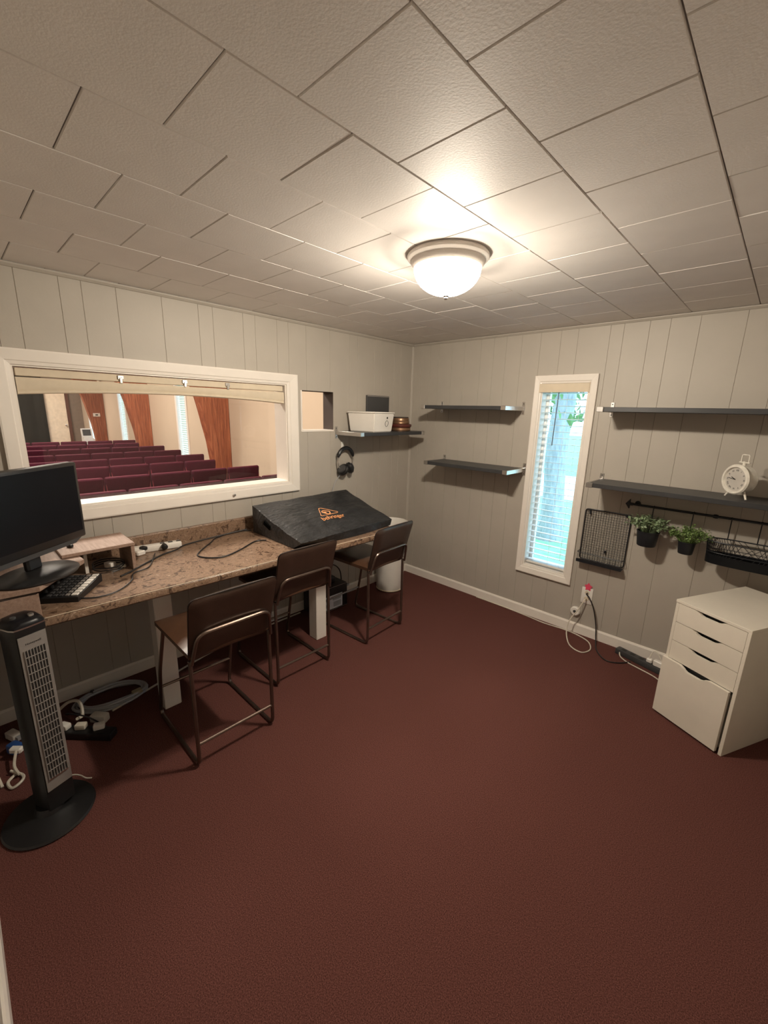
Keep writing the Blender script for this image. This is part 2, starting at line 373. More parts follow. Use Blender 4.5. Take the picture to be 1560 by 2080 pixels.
# thermostat on the farthest arch, lectern, door and dark curtain at the far end
th = thing('thermostat', 'small white thermostat with dark display on the farthest arch', 'thermostat', (-12.635, .12, 1.33))
MB().b2((0, -.09, -.05), (.025, .09, .05), .006).obj('body', WPLAS, th); MB().b2((.0255, -.035, -.018), (.028, .035, .018)).obj('display', BLACK, th, False)
le = thing('lectern', 'white lectern with dark slanted top near the farthest arch', 'lectern', (-11.5, -.42, 0))
MB().b2((-.18, -.1, 0), (.12, .12, .74), .01).obj('body', WPLAS, le); MB().box((.0, .0, .86), (.04, .26, .24), (0, math.radians(-14), 0), .005).obj('top', WPLAS, le); MB().box((.024, .0, .868), (.006, .19, .17), (0, math.radians(-14), 0)).obj('reading_panel', DGREY, le, False)
d3 = MB().b2((HX + .002, -.70, .0), (HX + .045, -.115, 2.05), .004).obj('door_1', mat('cream_door', (.78, .66, .50), .5)); struct(d3, 'cream door at the far end of the hall')
MB().lathe([(.0, 0), (.018, 0), (.012, .03), (.03, .045), (.03, .06), (0, .075)], 14, (HX + .045, -.19, .91), (0, PI / 2, 0)).obj('door_knob', STEEL, d3)
struct(MB().b2((HX + .002, -.112, 0), (HX + .06, -.02, 2.1), .004).obj('trim_6', mat('red_brown_frame', (.10, .035, .02), .6)))
ct = thing('stage_curtain', 'dark charcoal curtain hanging beside the cream hall door', 'curtain', (HX + .12, -2.2, 0))
m = MB(); ys = [-1.5 + 3.0 * k / 60 for k in range(61)]
fr = [(math.sin(k * .9) * .025 + .03, y) for k, y in enumerate(ys)]; v0 = [m.bm.verts.new((x, y, .05)) for x, y in fr]; v1 = [m.bm.verts.new((x, y, 2.5)) for x, y in fr]
for k in range(60): m.bm.faces.new((v0[k], v0[k + 1], v1[k + 1], v1[k]))
bmesh.ops.solidify(m.bm, geom=m.bm.faces[:], thickness=.006)
m.obj('cloth', mat('charcoal_cloth', (.030, .029, .024), .9), ct); MB().tube([(.03, -1.52, 2.52), (.03, 1.52, 2.52)], .015).obj('curtain_rod', IRON, ct)
# hall chairs: rows of upholstered chairs facing away
def hall_chair():
    t = thing('hall_chair', 'x', 'chair')
    # the chair's back is at local x=0 and it faces -x
    m = MB(); NY, NZ = 6, 5
    m.box((0, 0, .63), (.058, .462, .46), (0, math.radians(6), 0), .022, 3); b = m.obj('backrest', MAROON, t)
    e = fillet([(.030, -.222, .43), (.005, -.222, .853), (.005, .222, .853), (.030, .222, .43)], .03, 4)
    MB().tube([(p.x + .022, p.y, p.z) for p in e], .0065, 6).obj('piping', MAROONT, b)
    MB().box((-.26, 0, .44), (.47, .455, .075), None, .025, 2).obj('seat', MAROON, t)
    for sy in (-1, 1):
        MB().tube([(.02, sy * .218, .62), (.04, sy * .218, .40), (.09, sy * .218, .011)], .011, 6).obj('leg', IRON, t)
        MB().tube([(-.42, sy * .21, .41), (-.45, sy * .218, .011)], .011, 6).obj('leg', IRON, t)
    return t
proto = hall_chair(); first = True
ORD = ['first', 'second', 'third', 'fourth', 'fifth', 'sixth', 'seventh', 'eighth', 'ninth']
ROWX = [-1.80, -2.71, -3.70, -4.57, -5.50, -6.52, -7.48, -8.32]
EDGE = [-.16, -.145, -.33, -.135, -.16, -.10, -.29, -.11]
for i, (rx, ey) in enumerate(zip(ROWX, EDGE)):
    for j in range(6):
        c = proto if first else copy_tree(proto); first = False
        c.location = (rx + random.uniform(-.012, .012), ey - .235 - j * .477, 0); c.rotation_euler = (0, 0, random.uniform(-.012, .012))
        tag(c, 'maroon padded hall chair, %s row beyond the big window, %s from right end' % (ORD[i], ORD[j]), 'chair', 'maroon hall chairs')
# ================================================================== outdoors
struct(MB().b2((-14, .9, -.35), (16, 6.4, -.2)).obj('ground_lawn', ramp_mat('lawn', [(.3, (.15, .33, .17)), (.7, (.26, .50, .29))], 9, .9)), 'green lawn outside the narrow window')
struct(MB().b2((-30, 6.4, -.35), (30, 10.5, -.21)).obj('ground_road', mat('pale_road', (.62, .60, .57), .9)), 'pale road beyond the lawn')
struct(MB().b2((-30, 10.5, -.35), (30, 40, -.2)).obj('ground_far_lawn', MATS['lawn']))
def trunk(loc, r, h, label):
    t = thing('tree', label, 'tree', loc)
    pts = [(0.02 * math.sin(k * 1.3), .02 * math.cos(k), h * k / 9 - .02) for k in range(10)]
    MB().tube(pts, [r * (1.5 if k == 0 else 1.12 if k == 1 else 1.0) for k in range(10)], 14).obj('trunk', ramp_mat('bark', [(.3, (.26, .27, .29)), (.7, (.50, .51, .53))], 7, .95, stretch=(4, 4, .8), bump=.6), t)
    m = MB(); rnd = random.Random(int(abs(loc[0] * 10)) + 3)
    for k in range(900):
        a = rnd.uniform(0, 2 * PI); rr = 1.7 * math.sqrt(rnd.random()); z = h - 1.3 + rnd.uniform(-.5, 1.7); c = Vector((rr * math.cos(a), rr * math.sin(a), z)); s = rnd.uniform(.05, .10)
        R = Euler((rnd.uniform(0, 6), rnd.uniform(0, 6), rnd.uniform(0, 6))).to_matrix()
        v = [m.bm.verts.new(c + R @ Vector(q)) for q in ((-s, 0, 0), (0, -s * .45, .01), (s, 0, 0), (0, s * .45, .01))]; m.bm.faces.new((v[0], v[1], v[2])); m.bm.faces.new((v[0], v[2], v[3]))
    q = m.obj('foliage', mat('tree_leaves', (.10, .20, .06), .6, var=.4, scale=3), t, False); q['kind'] = 'stuff'
    return t
trunk((.30, 3.05, -.2), .15, 3.6, 'thick grey tree trunk just outside the narrow window')
trunk((-4.8, 12.5, -.2), .2, 3.4, 'leafy tree beyond the road, left of the big trunk')
trunk((-.9, 13.5, -.2), .2, 3.2, 'leafy tree beyond the road, right of the big trunk')

# ================================================================== ceiling light
LC = (1.59, -1.685)
cl = thing('ceiling_light', 'round flush ceiling light with glowing white glass bowl and white rim', 'ceiling light', (LC[0], LC[1], H))
MB().lathe([(0, -.001), (.163, -.001), (.166, -.008), (.164, -.016), (.157, -.022), (.150, -.026), (.147, -.036), (.139, -.046), (.137, -.049), (.11, -.049), (.11, -.004), (0, -.004)], 48).obj('rim', TRIM, cl)
prof = [(.1365, -.049)] + [(.136 * math.cos(t), -.052 - .098 * math.sin(t)) for t in [PI / 2 * k / 10 for k in range(10)]] + [(.012, -.1495)]
m = MB(); m.lathe(prof + [(.0, -.1495)], 48)
GLOW = bpy.data.materials.new('glowing_bowl'); GLOW.use_nodes = True; gn = GLOW.node_tree; gn.nodes.clear()
go = gn.nodes.new('ShaderNodeOutputMaterial'); ge = gn.nodes.new('ShaderNodeEmission'); ge.inputs[0].default_value = (1, .88, .72, 1); ge.inputs[1].default_value = LAMP_STRENGTH * 2
gt = gn.nodes.new('ShaderNodeBsdfTransparent'); gm = gn.nodes.new('ShaderNodeMixShader'); gm.inputs[0].default_value = .5
gn.links.new(gt.outputs[0], gm.inputs[1]); gn.links.new(ge.outputs[0], gm.inputs[2]); gn.links.new(gm.outputs[0], go.inputs[0])
m.obj('glass_bowl', GLOW, cl)
for bx_ in (-.045, .045):
    bd_ = bpy.data.lights.new('bulb', 'POINT'); bd_.energy = BULB_POWER; bd_.shadow_soft_size = .035; bd_.color = (1, .88, .72)
    bo = bpy.data.objects.new('bulb', bd_); bo.location = (bx_, 0, -.058); COL.objects.link(bo); bo.parent = cl
MB().lathe([(0, -.166), (.006, -.165), (.009, -.160), (.008, -.156), (.014, -.153), (.014, -.150), (0, -.150)], 16).obj('finial', STEEL, cl)

# ================================================================== counter
ct_ = thing('counter', 'long brown granite-look laminate counter along the left wall on white posts', 'counter', (0, 0, 0))
def cx(d, z, a): return (.022 + (d - .022) * ((.672 + (a + 3.04) * .036) / .68) if d > .022 else d, a, z)
YC0, YC1 = YF + .016, -.955
m = MB(); m.prism([(.001, .762), (.655, .762), (.672, .757), (.68, .765), (.68, .787), (.676, .796), (.668, .801), (.655, .7995), (.001, .7995)], YC0, YC1, cx); m.obj('countertop', GRAN, ct_)
m = MB(); m.prism([(.001, .80), (.024, .80), (.024, .884), (.019, .891), (.001, .891)], YC0, YC1, lambda d, z, a: (d, a, z)); m.obj('backsplash', GRAN, ct_)
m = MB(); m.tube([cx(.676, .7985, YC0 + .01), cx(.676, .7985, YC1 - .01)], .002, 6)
m.obj('edge_highlight_strip', mat('painted_highlight', (.62, .52, .40), .25), ct_)  # pale strip paints in the highlight along the counter nosing
for yl in (-2.545, -1.495): MB().b2((.393, yl - .045, 0), (.485, yl + .045, .762), .004).obj('leg', TRIM, ct_)
MB().b2((.396, YC0 + .05, .69), (.43, YC1 - .04, .762), .002).obj('support_rail', TRIM, ct_)

# ================================================================== bar stools
def make_stool():
    t = thing('counter_stool', 'x', 'stool')
    r = .0095
    for sy in (-1, 1):
        pts = fillet([(-.38, sy * .175, .565), (-.44, sy * .195, .30), (-.50, sy * .195, r), (.0, sy * .195, r), (.0, sy * .195, .30), (-.004, sy * .195, .56)], .045, 5)
        MB().tube(pts, r, 8).obj('side_frame', FRAME, t)
    lp = fillet([(-.004, -.195, .55), (.030, -.172, .70), (.030, .172, .70), (-.004, .195, .55)], .045, 6); MB().tube([(p.x + .018, p.y, p.z) for p in lp], .0085, 8).obj('back_loop', FRAME, t)
    MB().tube([(0, -.193, .125), (0, .193, .125)], .0075, 8).obj('rear_crossbar', FRAME, t)
    MB().tube([(-.462, -.193, .19), (-.462, .193, .19)], .0075, 8).obj('footrest', FRAME, t)
    # seat: padded with rolled front
    m = MB(); NX, NY = 12, 10
    def sf(u, v, top):
        x = -.425 + u * .425; y = (v - .5) * .40; ed = min(u, 1 - u) * .425; ey = min(v, 1 - v) * .40
        rnd = 1 - max(0, 1 - min(ed, ey) / .035) ** 2.2
        return (x, y, .575 + .018 * (1 if top else -1) * (.25 + .75 * rnd) + (.012 if top else 0) + .012 * (1 - u) * 0)
    for top in (1, 0):
        g = [[m.bm.verts.new(sf(i / NX, j / NY, top)) for j in range(NY + 1)] for i in range(NX + 1)]
        for i in range(NX):
            for j in range(NY): m.bm.faces.new((g[i][j], g[i + 1][j], g[i + 1][j + 1], g[i][j + 1]))
        if top: gt = g
    per = lambda g: [g[i][0] for i in range(NX + 1)] + [g[NX][j] for j in range(1, NY + 1)] + [g[i][NY] for i in range(NX - 1, -1, -1)] + [g[0][j] for j in range(NY - 1, 0, -1)]
    a, b = per(gt), per(g)
    for k in range(len(a)): m.bm.faces.new((a[k], a[(k + 1) % len(a)], b[(k + 1) % len(a)], b[k]))
    m.obj('seat', SEAT, t, True, 60)
    # backrest: padded panel leaning back
    m = MB(); NZ = 22; RC = .034
    def bf(u, v, back):
        u = .5 - .5 * math.cos(PI * u); z = .555 + u * .322; dd = min(u, 1 - u) * .322; cut = RC - math.sqrt(max(0, RC * RC - (RC - dd) ** 2)) if dd < RC else 0
        y = (v - .5) * (.395 + .02 * u - 2 * cut); eu = min(u, 1 - u) * .322; ey = min(v, 1 - v) * .40
        rnd = 1 - max(0, 1 - min(eu, ey) / .036) ** 2.2
        return (-.012 + .085 * u + .017 * (1 if back else -1) * (.3 + .7 * rnd) - .012 * (1 - (2 * v - 1) ** 2), y, z)
    gs = []
    for back in (1, 0):
        g = [[m.bm.verts.new(bf(i / NZ, j / NY, back)) for j in range(NY + 1)] for i in range(NZ + 1)]; gs.append(g)
        for i in range(NZ):
            for j in range(NY): m.bm.faces.new((g[i][j], g[i + 1][j], g[i + 1][j + 1], g[i][j + 1]))
    per = lambda g: [g[i][0] for i in range(NZ + 1)] + [g[NZ][j] for j in range(1, NY + 1)] + [g[i][NY] for i in range(NZ - 1, -1, -1)] + [g[0][j] for j in range(NY - 1, 0, -1)]
    a, b = per(gs[0]), per(gs[1])
    for k in range(len(a)): m.bm.faces.new((a[k], a[(k + 1) % len(a)], b[(k + 1) % len(a)], b[k]))
    bk = m.obj('backrest', LEATH, t, True, 60)
    sm = fillet([(-.012 + .002, -.1985, .56), (.073, -.2085, .877), (.073, .2085, .877), (-.010, .1985, .56)], .034, 5)
    MB().tube([(p.x - .006 * (1 - (p.y / .21) ** 2), p.y, p.z) for p in sm], .003, 6).obj('seam', mat('dark_seam', (.018, .009, .007), .6), bk)
    return t
st0 = make_stool()
for k, (x, y, rz, lb) in enumerate(((1.0, -2.42, 0, 'brown leather counter stool nearest the tower fan, pulled out from the counter'), (.748, -1.835, 0, 'brown leather counter stool in the middle, between the two others'), (.772, -1.118, .065, 'brown leather counter stool farthest back, in front of the white bin'))):
    s = st0 if k == 0 else copy_tree(st0); s.location = (x, y, 0); s.rotation_euler = (0, 0, rz); tag(s, lb, 'stool', 'brown counter stools')

# ================================================================== mixer under its dust cover
mx = thing('mixer_cover', 'black nylon dust cover with orange logo draped over a mixing console', 'dust cover', (.39, -1.36, .8))
O = Vector((.39, -1.36, .8))
K = {'BLb': (.105, -1.80, .8015), 'BLt': (.13, -1.805, .995), 'BRt': (.085, -.915, 1.0), 'FRt': (.64, -.935, .855), 'FLt': (.685, -1.80, .852), 'FLb': (.60, -1.803, .8015), 'FRb': (.625, -.93, .8015), 'BRb': (.085, -.92, .8015)}
K = {k: Vector(v) - O for k, v in K.items()}
from mathutils import noise as NZ_
m = MB()
def patch(a, b, c, d, nu, nv, sag=0, bulge=None):
    g = []
    for i in range(nu + 1):
        row = []
        for j in range(nv + 1):
            u, v = i / nu, j / nv; p = a.lerp(b, u).lerp(d.lerp(c, u), v)
            e = min(u, 1 - u, v, 1 - v) * 4; e = min(1, e)
            nn = (b - a).cross(d - a).normalized()
            w = NZ_.noise(Vector((p.x * 5, p.y * 14, p.z * 5))) * .009 + NZ_.noise(Vector((p.x * 28, p.y * 16 + p.x * 14, p.z * 16))) * .005
            p = p + nn * (w * e - sag * math.sin(PI * u) * math.sin(PI * v))
            if bulge: p = p + Vector(bulge) * math.sin(PI * u) * (1 - v)
            row.append(m.bm.verts.new(p))
        g.append(row)
    for i in range(nu):
        for j in range(nv): m.bm.faces.new((g[i][j], g[i + 1][j], g[i + 1][j + 1], g[i][j + 1]))
patch(K['BLt'], K['BRt'], K['FRt'], K['FLt'], 60, 40, .006)
patch(K['FLb'], K['FRb'], K['FRt'], K['FLt'], 36, 5, 0, (.05, 0, 0))
patch(K['BLb'], K['FLb'], K['FLt'], K['BLt'], 24, 8)
patch(K['BRb'], K['FRb'], K['FRt'], K['BRt'], 24, 8)
patch(K['BLb'], K['BRb'], K['BRt'], K['BLt'], 36, 8)
m.bm.faces.new([m.bm.verts.new(K[k]) for k in ('BLb', 'BRb', 'FRb', 'FLb')])
bmesh.ops.remove_doubles(m.bm, verts=m.bm.verts, dist=.0008)
for v in m.bm.verts:
    if v.co.z < .006: continue
    q = v.co; k = min(1, (q.z - .006) / .04); edge = max(0, (abs(q.y) - .33) / .12)
    v.co = q + Vector((NZ_.noise(q * 9) * .008, NZ_.noise(q * 9 + Vector((5, 0, 0))) * .010, NZ_.noise(Vector((q.x * 7, q.y * 5, 3))) * .007 - .010 * math.sin(PI * min(1, max(0, (q.x + .3) / .6))) * edge)) * k
mc = m.obj('cover', NYLON, mx, True, 50)
MB().box(Vector((.315, -1.8075, .893)) - O, (.085, .016, .034), (0, math.radians(18), 0), .004).obj('handle_opening', mat('shadow_black', (.004, .004, .004), 1, spec=0), mx)  # solid black block stands for the shade inside the handle hole
LOGO_O = (.397, -1.378, .925); TRI = [(-.085, -.047), (.095, -.036), (.002, .088)]; RINGC = (.0, .0); TXT = (-.002, -.083)
# printed logo: rounded triangle, ring with dot, wordmark
nrm = (K['FRt'] - K['BLt']).cross(K['BRt'] - K['FLt']).normalized(); nrm = nrm if nrm.z > 0 else -nrm
ey = (K['BRt'] - K['BLt']).normalized(); ex = ey.cross(nrm).normalized()          # ey = reading direction, ex = down the page
LO = Vector(LOGO_O) - O + nrm * .004
lp = lambda u, v: LO + ey * u - ex * v
tri = fillet([lp(*q) for q in TRI], .022, 5, True)
MB().tube(tri, .0028, 6, True).obj('logo_triangle', ORANGE, mc)
cc = RINGC; MB().tube([lp(cc[0] + .030 * math.cos(2 * PI * k / 20), cc[1] + .030 * math.sin(2 * PI * k / 20)) for k in range(20)], .0045, 6, True).obj('logo_ring', ORANGE, mc)
MB().tube([lp(cc[0] - .012 + .008 * math.cos(2 * PI * k / 12), cc[1] + .008 * math.sin(2 * PI * k / 12)) for k in range(12)], .006, 6, True).obj('logo_dot', ORANGE, mc)
me = text_mesh('behringer', .054, .0008); me.materials.clear(); me.materials.append(ORANGE)
R = Matrix((ey, -ex, nrm)).transposed().to_4x4(); R.translation = lp(*TXT); me.transform(R); link('logo_lettering', me, mc)

# lay the print onto the wrinkled cloth
from mathutils.bvhtree import BVHTree
bvh = BVHTree.FromPolygons([v.co for v in mc.data.vertices], [list(p.vertices) for p in mc.data.polygons])
for o in [c for c in mc.children if c.name.startswith('logo')]:
    for v in o.data.vertices:
        hgt = (v.co - LO).dot(nrm); hit = bvh.ray_cast(v.co + nrm * .06, -nrm)
        if hit[0] is not None: v.co = hit[0] + nrm * (.0012 + max(-.001, min(.002, hgt)))

# ================================================================== monitor, riser, controller, power strip
ri = thing('monitor_riser', 'grey oak two-level desktop monitor riser on the counter', 'monitor riser', (.3, -2.9, .8))
def rloc(x, y, z): return (x - .3, y + 2.9, z - .8)
m = MB(); m.prism([(.655, -3.04), (.635, -3.30), (.13, -3.30), (.13, -2.86), (.40, -2.84)], .912, .930, lambda a, b, d: rloc(a, b, d)); m.obj('lower_shelf', WOODG, ri, False)
MB().b2(rloc(.628, -3.30, .8005), rloc(.645, -3.045, .900), .001).obj('front_panel', WOODG, ri); MB().b2(rloc(.63, -3.295, .901), rloc(.643, -3.05, .911)).obj('shadow_gap_strip', DARKB, ri, False)  # dark strip paints in the shade line between lower shelf and panel
MB().b2(rloc(.13, -3.299, .8005), rloc(.15, -2.87, .911), .001).obj('rear_panel', WOODG, ri)
MB().b2(rloc(.085, -2.915, .932), rloc(.335, -2.603, .949), .002).obj('upper_shelf', WOODG, ri)
MB().b2(rloc(.09, -2.622, .8005), rloc(.33, -2.605, .931), .001).obj('side_panel', WOODG, ri)
MB().b2(rloc(.20, -2.815, .8005), rloc(.24, -2.80, .931), .001).obj('support_panel', TRIM, ri)
# monitor
mo = thing('monitor', 'black flat computer monitor on the riser, facing the room', 'monitor', (.472, -3.02, .931), math.atan2(.63, .775))
# local: +x = screen normal, y along the width (right edge at +y)
MB().lathe([(0, 0), (.135, 0), (.138, .006), (.13, .012), (.03, .020), (0, .020)], 32, (.02, -.02, 0), None, .95, 1.2).obj('base', BLACK, mo)
MB().box((-.02, 0, .07), (.03, .07, .11), (0, math.radians(-4), 0), .008).obj('neck', BLACK, mo)
bd = MB().box((0, 0, .275), (.045, .525, .36), None, .008, 2).obj('housing', BLACK, mo)
MB().box((.0232, 0, .285), (.002, .49, .308)).obj('screen', SCREEN, bd, False)
MB().prism([(-.24, 0), (.24, 0), (.20, -.022), (-.20, -.022)], -.015, .018, lambda a, b, d: (d, a, .098 + b)).obj('chin', DGREY, bd, False)
# small dark toggle left on the upper shelf
cp = thing('cable_clip', 'tiny dark cable clip lying on the upper riser shelf', 'clip', (.22, -2.86, .9495)); MB().box((0, 0, .009), (.034, .018, .018), (0, 0, .5), .006, 2).obj('body', BLACK, cp); MB().tube(catmull([(-.01, 0, .006), (-.05, -.01, .004), (-.09, .015, .004), (-.12, .0, .004)]), .0022, 6).obj('lead', CABLEB, cp)
# pad controller
pc = thing('pad_controller', 'black button control surface with a row of pale buttons, tucked under the riser', 'controller', (.44, -2.915, .8), math.radians(-34.5))
m = MB(); m.hexa([(-.12, -.085, .0), (.12, -.085, .0), (.12, .085, 0), (-.12, .085, 0), (-.12, -.085, .036), (.12, -.085, .024), (.12, .085, .024), (-.12, .085, .036)]); m.obj('body', BLACK, pc, False)
def ctl(x): return .030 - x * .05
for k in range(8): MB().box((-.10 + k * .028, .066, ctl(-.10 + k * .028) + .003), (.022, .026, .006), (0, math.radians(2.9), 0), .0015).obj('pale_button', WPLAS, pc)
for j in range(4):
    for k in range(8): MB().box((-.10 + k * .028, .036 - j * .024, ctl(-.10 + k * .028) + .002), (.019, .015, .005), (0, math.radians(2.9), 0), .001).obj('button', SILVER if j < 1 else DGREY, pc)
for k in range(4): MB().lathe([(0, 0), (.009, 0), (.008, .014), (0, .014)], 14, (-.09 + k * .05, -.068, ctl(-.09 + k * .05))).obj('knob', DGREY, pc)
# white power strip against the backsplash
ps = thing('power_strip', 'white power strip lying against the backsplash with black plugs', 'power strip', (.075, -2.42, .8), math.radians(-9))
MB().box((0, 0, .019), (.052, .27, .038), None, .008, 2).obj('body', WPLAS, ps)
for k in range(3): MB().box((.002, .03 + k * .045, .0385), (.022, .024, .002)).obj('socket', DGREY, ps)
MB().lathe([(0, 0), (.018, 0), (.018, .02), (.008, .032), (0, .032)], 14, (.026, .035, .024), (0, PI / 2, 0)).obj('black_plug', BLACK, ps)
MB().box((.045, -.10, .014), (.05, .05, .028), (0, 0, .4), .006).obj('white_plug', WPLAS, ps)
MB().box((.03, -.075, .032), (.04, .03, .022), (0, 0, .6), .005).obj('black_plug', BLACK, ps)
sp = thing('adapter', 'small white plug adapter lying under the upper riser shelf', 'adapter', (.215, -2.70, .8), .5); MB().box((0, 0, .016), (.05, .035, .03), None, .006, 2).obj('body', WPLAS, sp); MB().box((.055, .02, .01), (.05, .03, .018), (0, 0, -.4), .005).obj('plug', CABLEW, sp)
def cable(name, label, pts, r, m_, n=6, k=8, group=None):
    o = MB().tube(catmull(pts, k), r, n).obj(name, m_); return tag(o, label, 'cable', group)
z = .8045
cable('cable', 'black cable looped on the counter left of the mixer cover', [(.075, -1.80, z), (.035, -1.90, z), (.09, -2.06, z), (.157, -2.125, z), (.286, -2.25, z), (.359, -2.291, z), (.437, -2.251, z), (.464, -2.175, z), (.413, -2.057, z), (.324, -1.908, z), (.35, -1.84, z)], .0042, CABLEB)
cable('cable', 'black cable running from the mixer cover back to the power strip', [(.055, -1.82, z + .008), (.06, -2.055, z), (.10, -2.258, z), (.16, -2.342, z), (.20, -2.435, z), (.287, -2.55, z), (.36, -2.64, z), (.40, -2.70, z)], .0045, CABLEB)
cable('cable', 'thin black cable curving from the control surface over the counter', [(.56, -2.90, z), (.60, -2.84, z), (.585, -2.76, z), (.50, -2.68, z), (.40, -2.64, z), (.36, -2.56, z), (.25, -2.50, z), (.16, -2.46, z + .004)], .0032, CABLEB)
cable('cable', 'black cable coil lying under the upper riser shelf', [(.23 + .075 * math.cos(a * .5) , -2.71 + .07 * math.sin(a * .5), z + a * .0009) for a in range(0, 36)], .0035, CABLEB, k=2)

# ================================================================== tower fan
fa = thing('tower_fan', 'black tower fan with silver grille panel on a round black base', 'fan', (.785, -3.118, 0), math.radians(19))
MB().lathe([(0, 0), (.150, 0), (.155, .008), (.15, .016), (.10, .024), (.05, .034), (.042, .06), (0, .06)], 40, (.005, -.03, 0)).obj('base', BLACK, fa)
sec = [(.048, -.046), (.051, -.023), (.052, 0), (.051, .023), (.048, .046), (.03, .054), (-.03, .060), (-.065, .045), (-.076, 0), (-.065, -.045), (-.03, -.060), (.03, -.054)]
m = MB(); m.prism(sec, .05, .825, lambda a, b, d: (a, b, d)); body = m.obj('body', BLACK, fa, True, 50)
m = MB(); m.prism([(-.044, .145), (.044, .145), (.044, .822), (-.044, .822)], .0515, .0550, lambda a, b, d: (d, a, b)); pn = m.obj('front_panel', SILVER, fa, False)
MB().b2((.0550, -.034, .20), (.0558, .034, .765)).obj('grille_recess', DGREY, pn, False)
m = MB()
for k in range(8): m.b2((.0556, -.0345 + k * .0095, .198), (.0595, -.0320 + k * .0095, .767))
for k in range(16): m.b2((.0562, -.034, .235 + k * .0335), (.0605, .034, .2375 + k * .0335))
m.obj('grille', SILVER, pn, False)
MB().b2((.0555, -.034, .196), (.061, .034, .201)).obj('bright_trim', STEEL, pn, False)
me = text_mesh('Honeywell', .0115, .0003); me.materials.clear(); me.materials.append(BLACK); me.transform(Matrix(((0, 0, 1, .0553), (1, 0, 0, 0), (0, 1, 0, .790), (0, 0, 0, 1)))); link('lettering', me, pn)
m = MB(); m.prism([(a * 1.06, b * 1.05) for a, b in sec], .826, .850, lambda a, b, d: (a, b, d)); cap = m.obj('cap', BLACK, fa, True, 50)
m = MB(); m.prism([(a * 1.08, b * 1.07) for a, b in sec], .8505, .856, lambda a, b, d: (a, b, d)); m.obj('silver_band', STEEL, cap, True, 50)
m = MB(); rows = []
for q, (s_, zz) in enumerate(((1.03, .8565), (.95, .868), (.78, .876), (.45, .880))): rows.append([m.bm.verts.new((a * s_, b * s_, zz)) for a, b in sec])
for a, b in zip(rows, rows[1:]):
    for k in range(12): m.bm.faces.new((a[k], a[(k + 1) % 12], b[(k + 1) % 12], b[k]))
m.bm.faces.new(rows[-1]); m.bm.faces.new(rows[0][::-1]); m.obj('control_top', SCREEN, cap, True, 50)
for px, py in ((.02, .022), (.0, -.025)): MB().lathe([(0, 0), (.010, 0), (.009, .008), (0, .009)], 14, (px, py, .879)).obj('control_button', STEEL if px else DGREY, cap)

# ================================================================== things under the counter
u = thing('equipment_box', 'black equipment box with a silver label panel on the floor behind the rear stool', 'equipment', (.11, -1.16, 0))
MB().b2((-.09, -.165, .004), (.09, .165, .215), .006, 2).obj('case', BLACK, u); lb_ = MB().b2((.0905, -.14, .02), (.093, .108, .142), .001).obj('label_panel', LABELM, u)
for p in ((-.12, -.05, .10, .125), (-.115, -.03, .045, .075), (.0, .09, .095, .125), (.01, .09, .035, .08)): MB().b2((.0932, p[0], p[2]), (.0936, p[1], p[3])).obj('printed_field', CABLEG, lb_, False)
MB().b2((.0905, -.16, .212), (.0925, .163, .2155)).obj('edge_trim', STEEL, u, False); MB().b2((.0905, -.16, .008), (.0925, .163, .013)).obj('edge_trim', STEEL, u, False)
ad = thing('power_adapter', 'black power adapter standing on the equipment box', 'adapter', (.09, -1.13, .2155)); MB().b2((-.04, -.06, 0), (.04, .06, .055), .008, 2).obj('body', BLACK, ad)
cable('cable', 'grey cable arching behind the equipment box', [(.06, -1.10, .275), (.03, -1.02, .33), (.035, -.94, .26), (.04, -.92, .12), (.05, -.90, .006)], .005, CABLEB)
cable('cable', 'thick grey cable bundle beside the equipment box', [(.16, -1.0, .16), (.17, -.95, .17), (.10, -.93, .13), (.06, -.93, .006)], .007, CABLEG)
# waste bin
bn = thing('waste_bin', 'white round waste bin in the corner between the counter and the back wall', 'bin', (.20, -.455, 0))
MB().lathe([(0, .004), (.104, .0), (.116, .004), (.126, .03), (.150, .645), (.157, .650), (.157, .662), (.148, .664), (.143, .652), (.12, .02), (0, .012)], 40).obj('body', WPLAS, bn)
MB().lathe([(.122, .006), (.1275, .010), (.1275, .016), (.122, .018)], 40).obj('foot_ring', CREAM, bn)
# cable coil and power strip by the fan
co = thing('cable_coil', 'coiled grey network cable lying on the carpet near the baseboard', 'cable coil', (.165, -2.765, 0), math.radians(78))
for q, (ra, rb, dz, dx) in enumerate(((.170, .10, .009, 0), (.155, .088, .014, .008), (.18, .115, .010, -.006), (.165, .097, .024, .004), (.15, .08, .020, .0))):
    MB().tube([(dx + ra * math.cos(2 * PI * k / 30), rb * math.sin(2 * PI * k / 30), dz + .004 * math.sin(k * .7 + q)) for k in range(30)], .0075, 6, True).obj('loop', CABLEG, co)
MB().box((.12, -.055, .022), (.05, .035, .03), (0, 0, .3), .003).obj('paper_tag', mat('tan_tag', (.42, .36, .24), .7), co)
MB().tube([(-.10, .07, .02), (-.10, .085, .02), (-.095, .10, .014)], .012, 6).obj('tie', CABLEB, co)
cable('cable', 'straight white cable running along the floor under the counter', [(.297, -2.80, .007), (.216, -2.525, .007), (.152, -2.317, .007), (.09, -2.05, .007), (.06, -1.7, .007), (.05, -1.38, .007)], .006, CABLEW)
fs = thing('floor_power_strip', 'dark floor power strip with white plugs right of the tower fan', 'power strip', (.40, -2.945, 0), math.radians(42))
MB().box((0, 0, .02), (.30, .06, .04), None, .006, 2).obj('body', BLACK, fs)
for k, dx in enumerate((-.10, -.02, .07)): MB().box((dx, .006 * k, .054), (.05, .034, .028), (0, 0, .35 * k - .2), .006, 2).obj('white_plug' if k % 2 == 0 else 'cream_plug', WPLAS if k % 2 == 0 else CABLEW, fs)
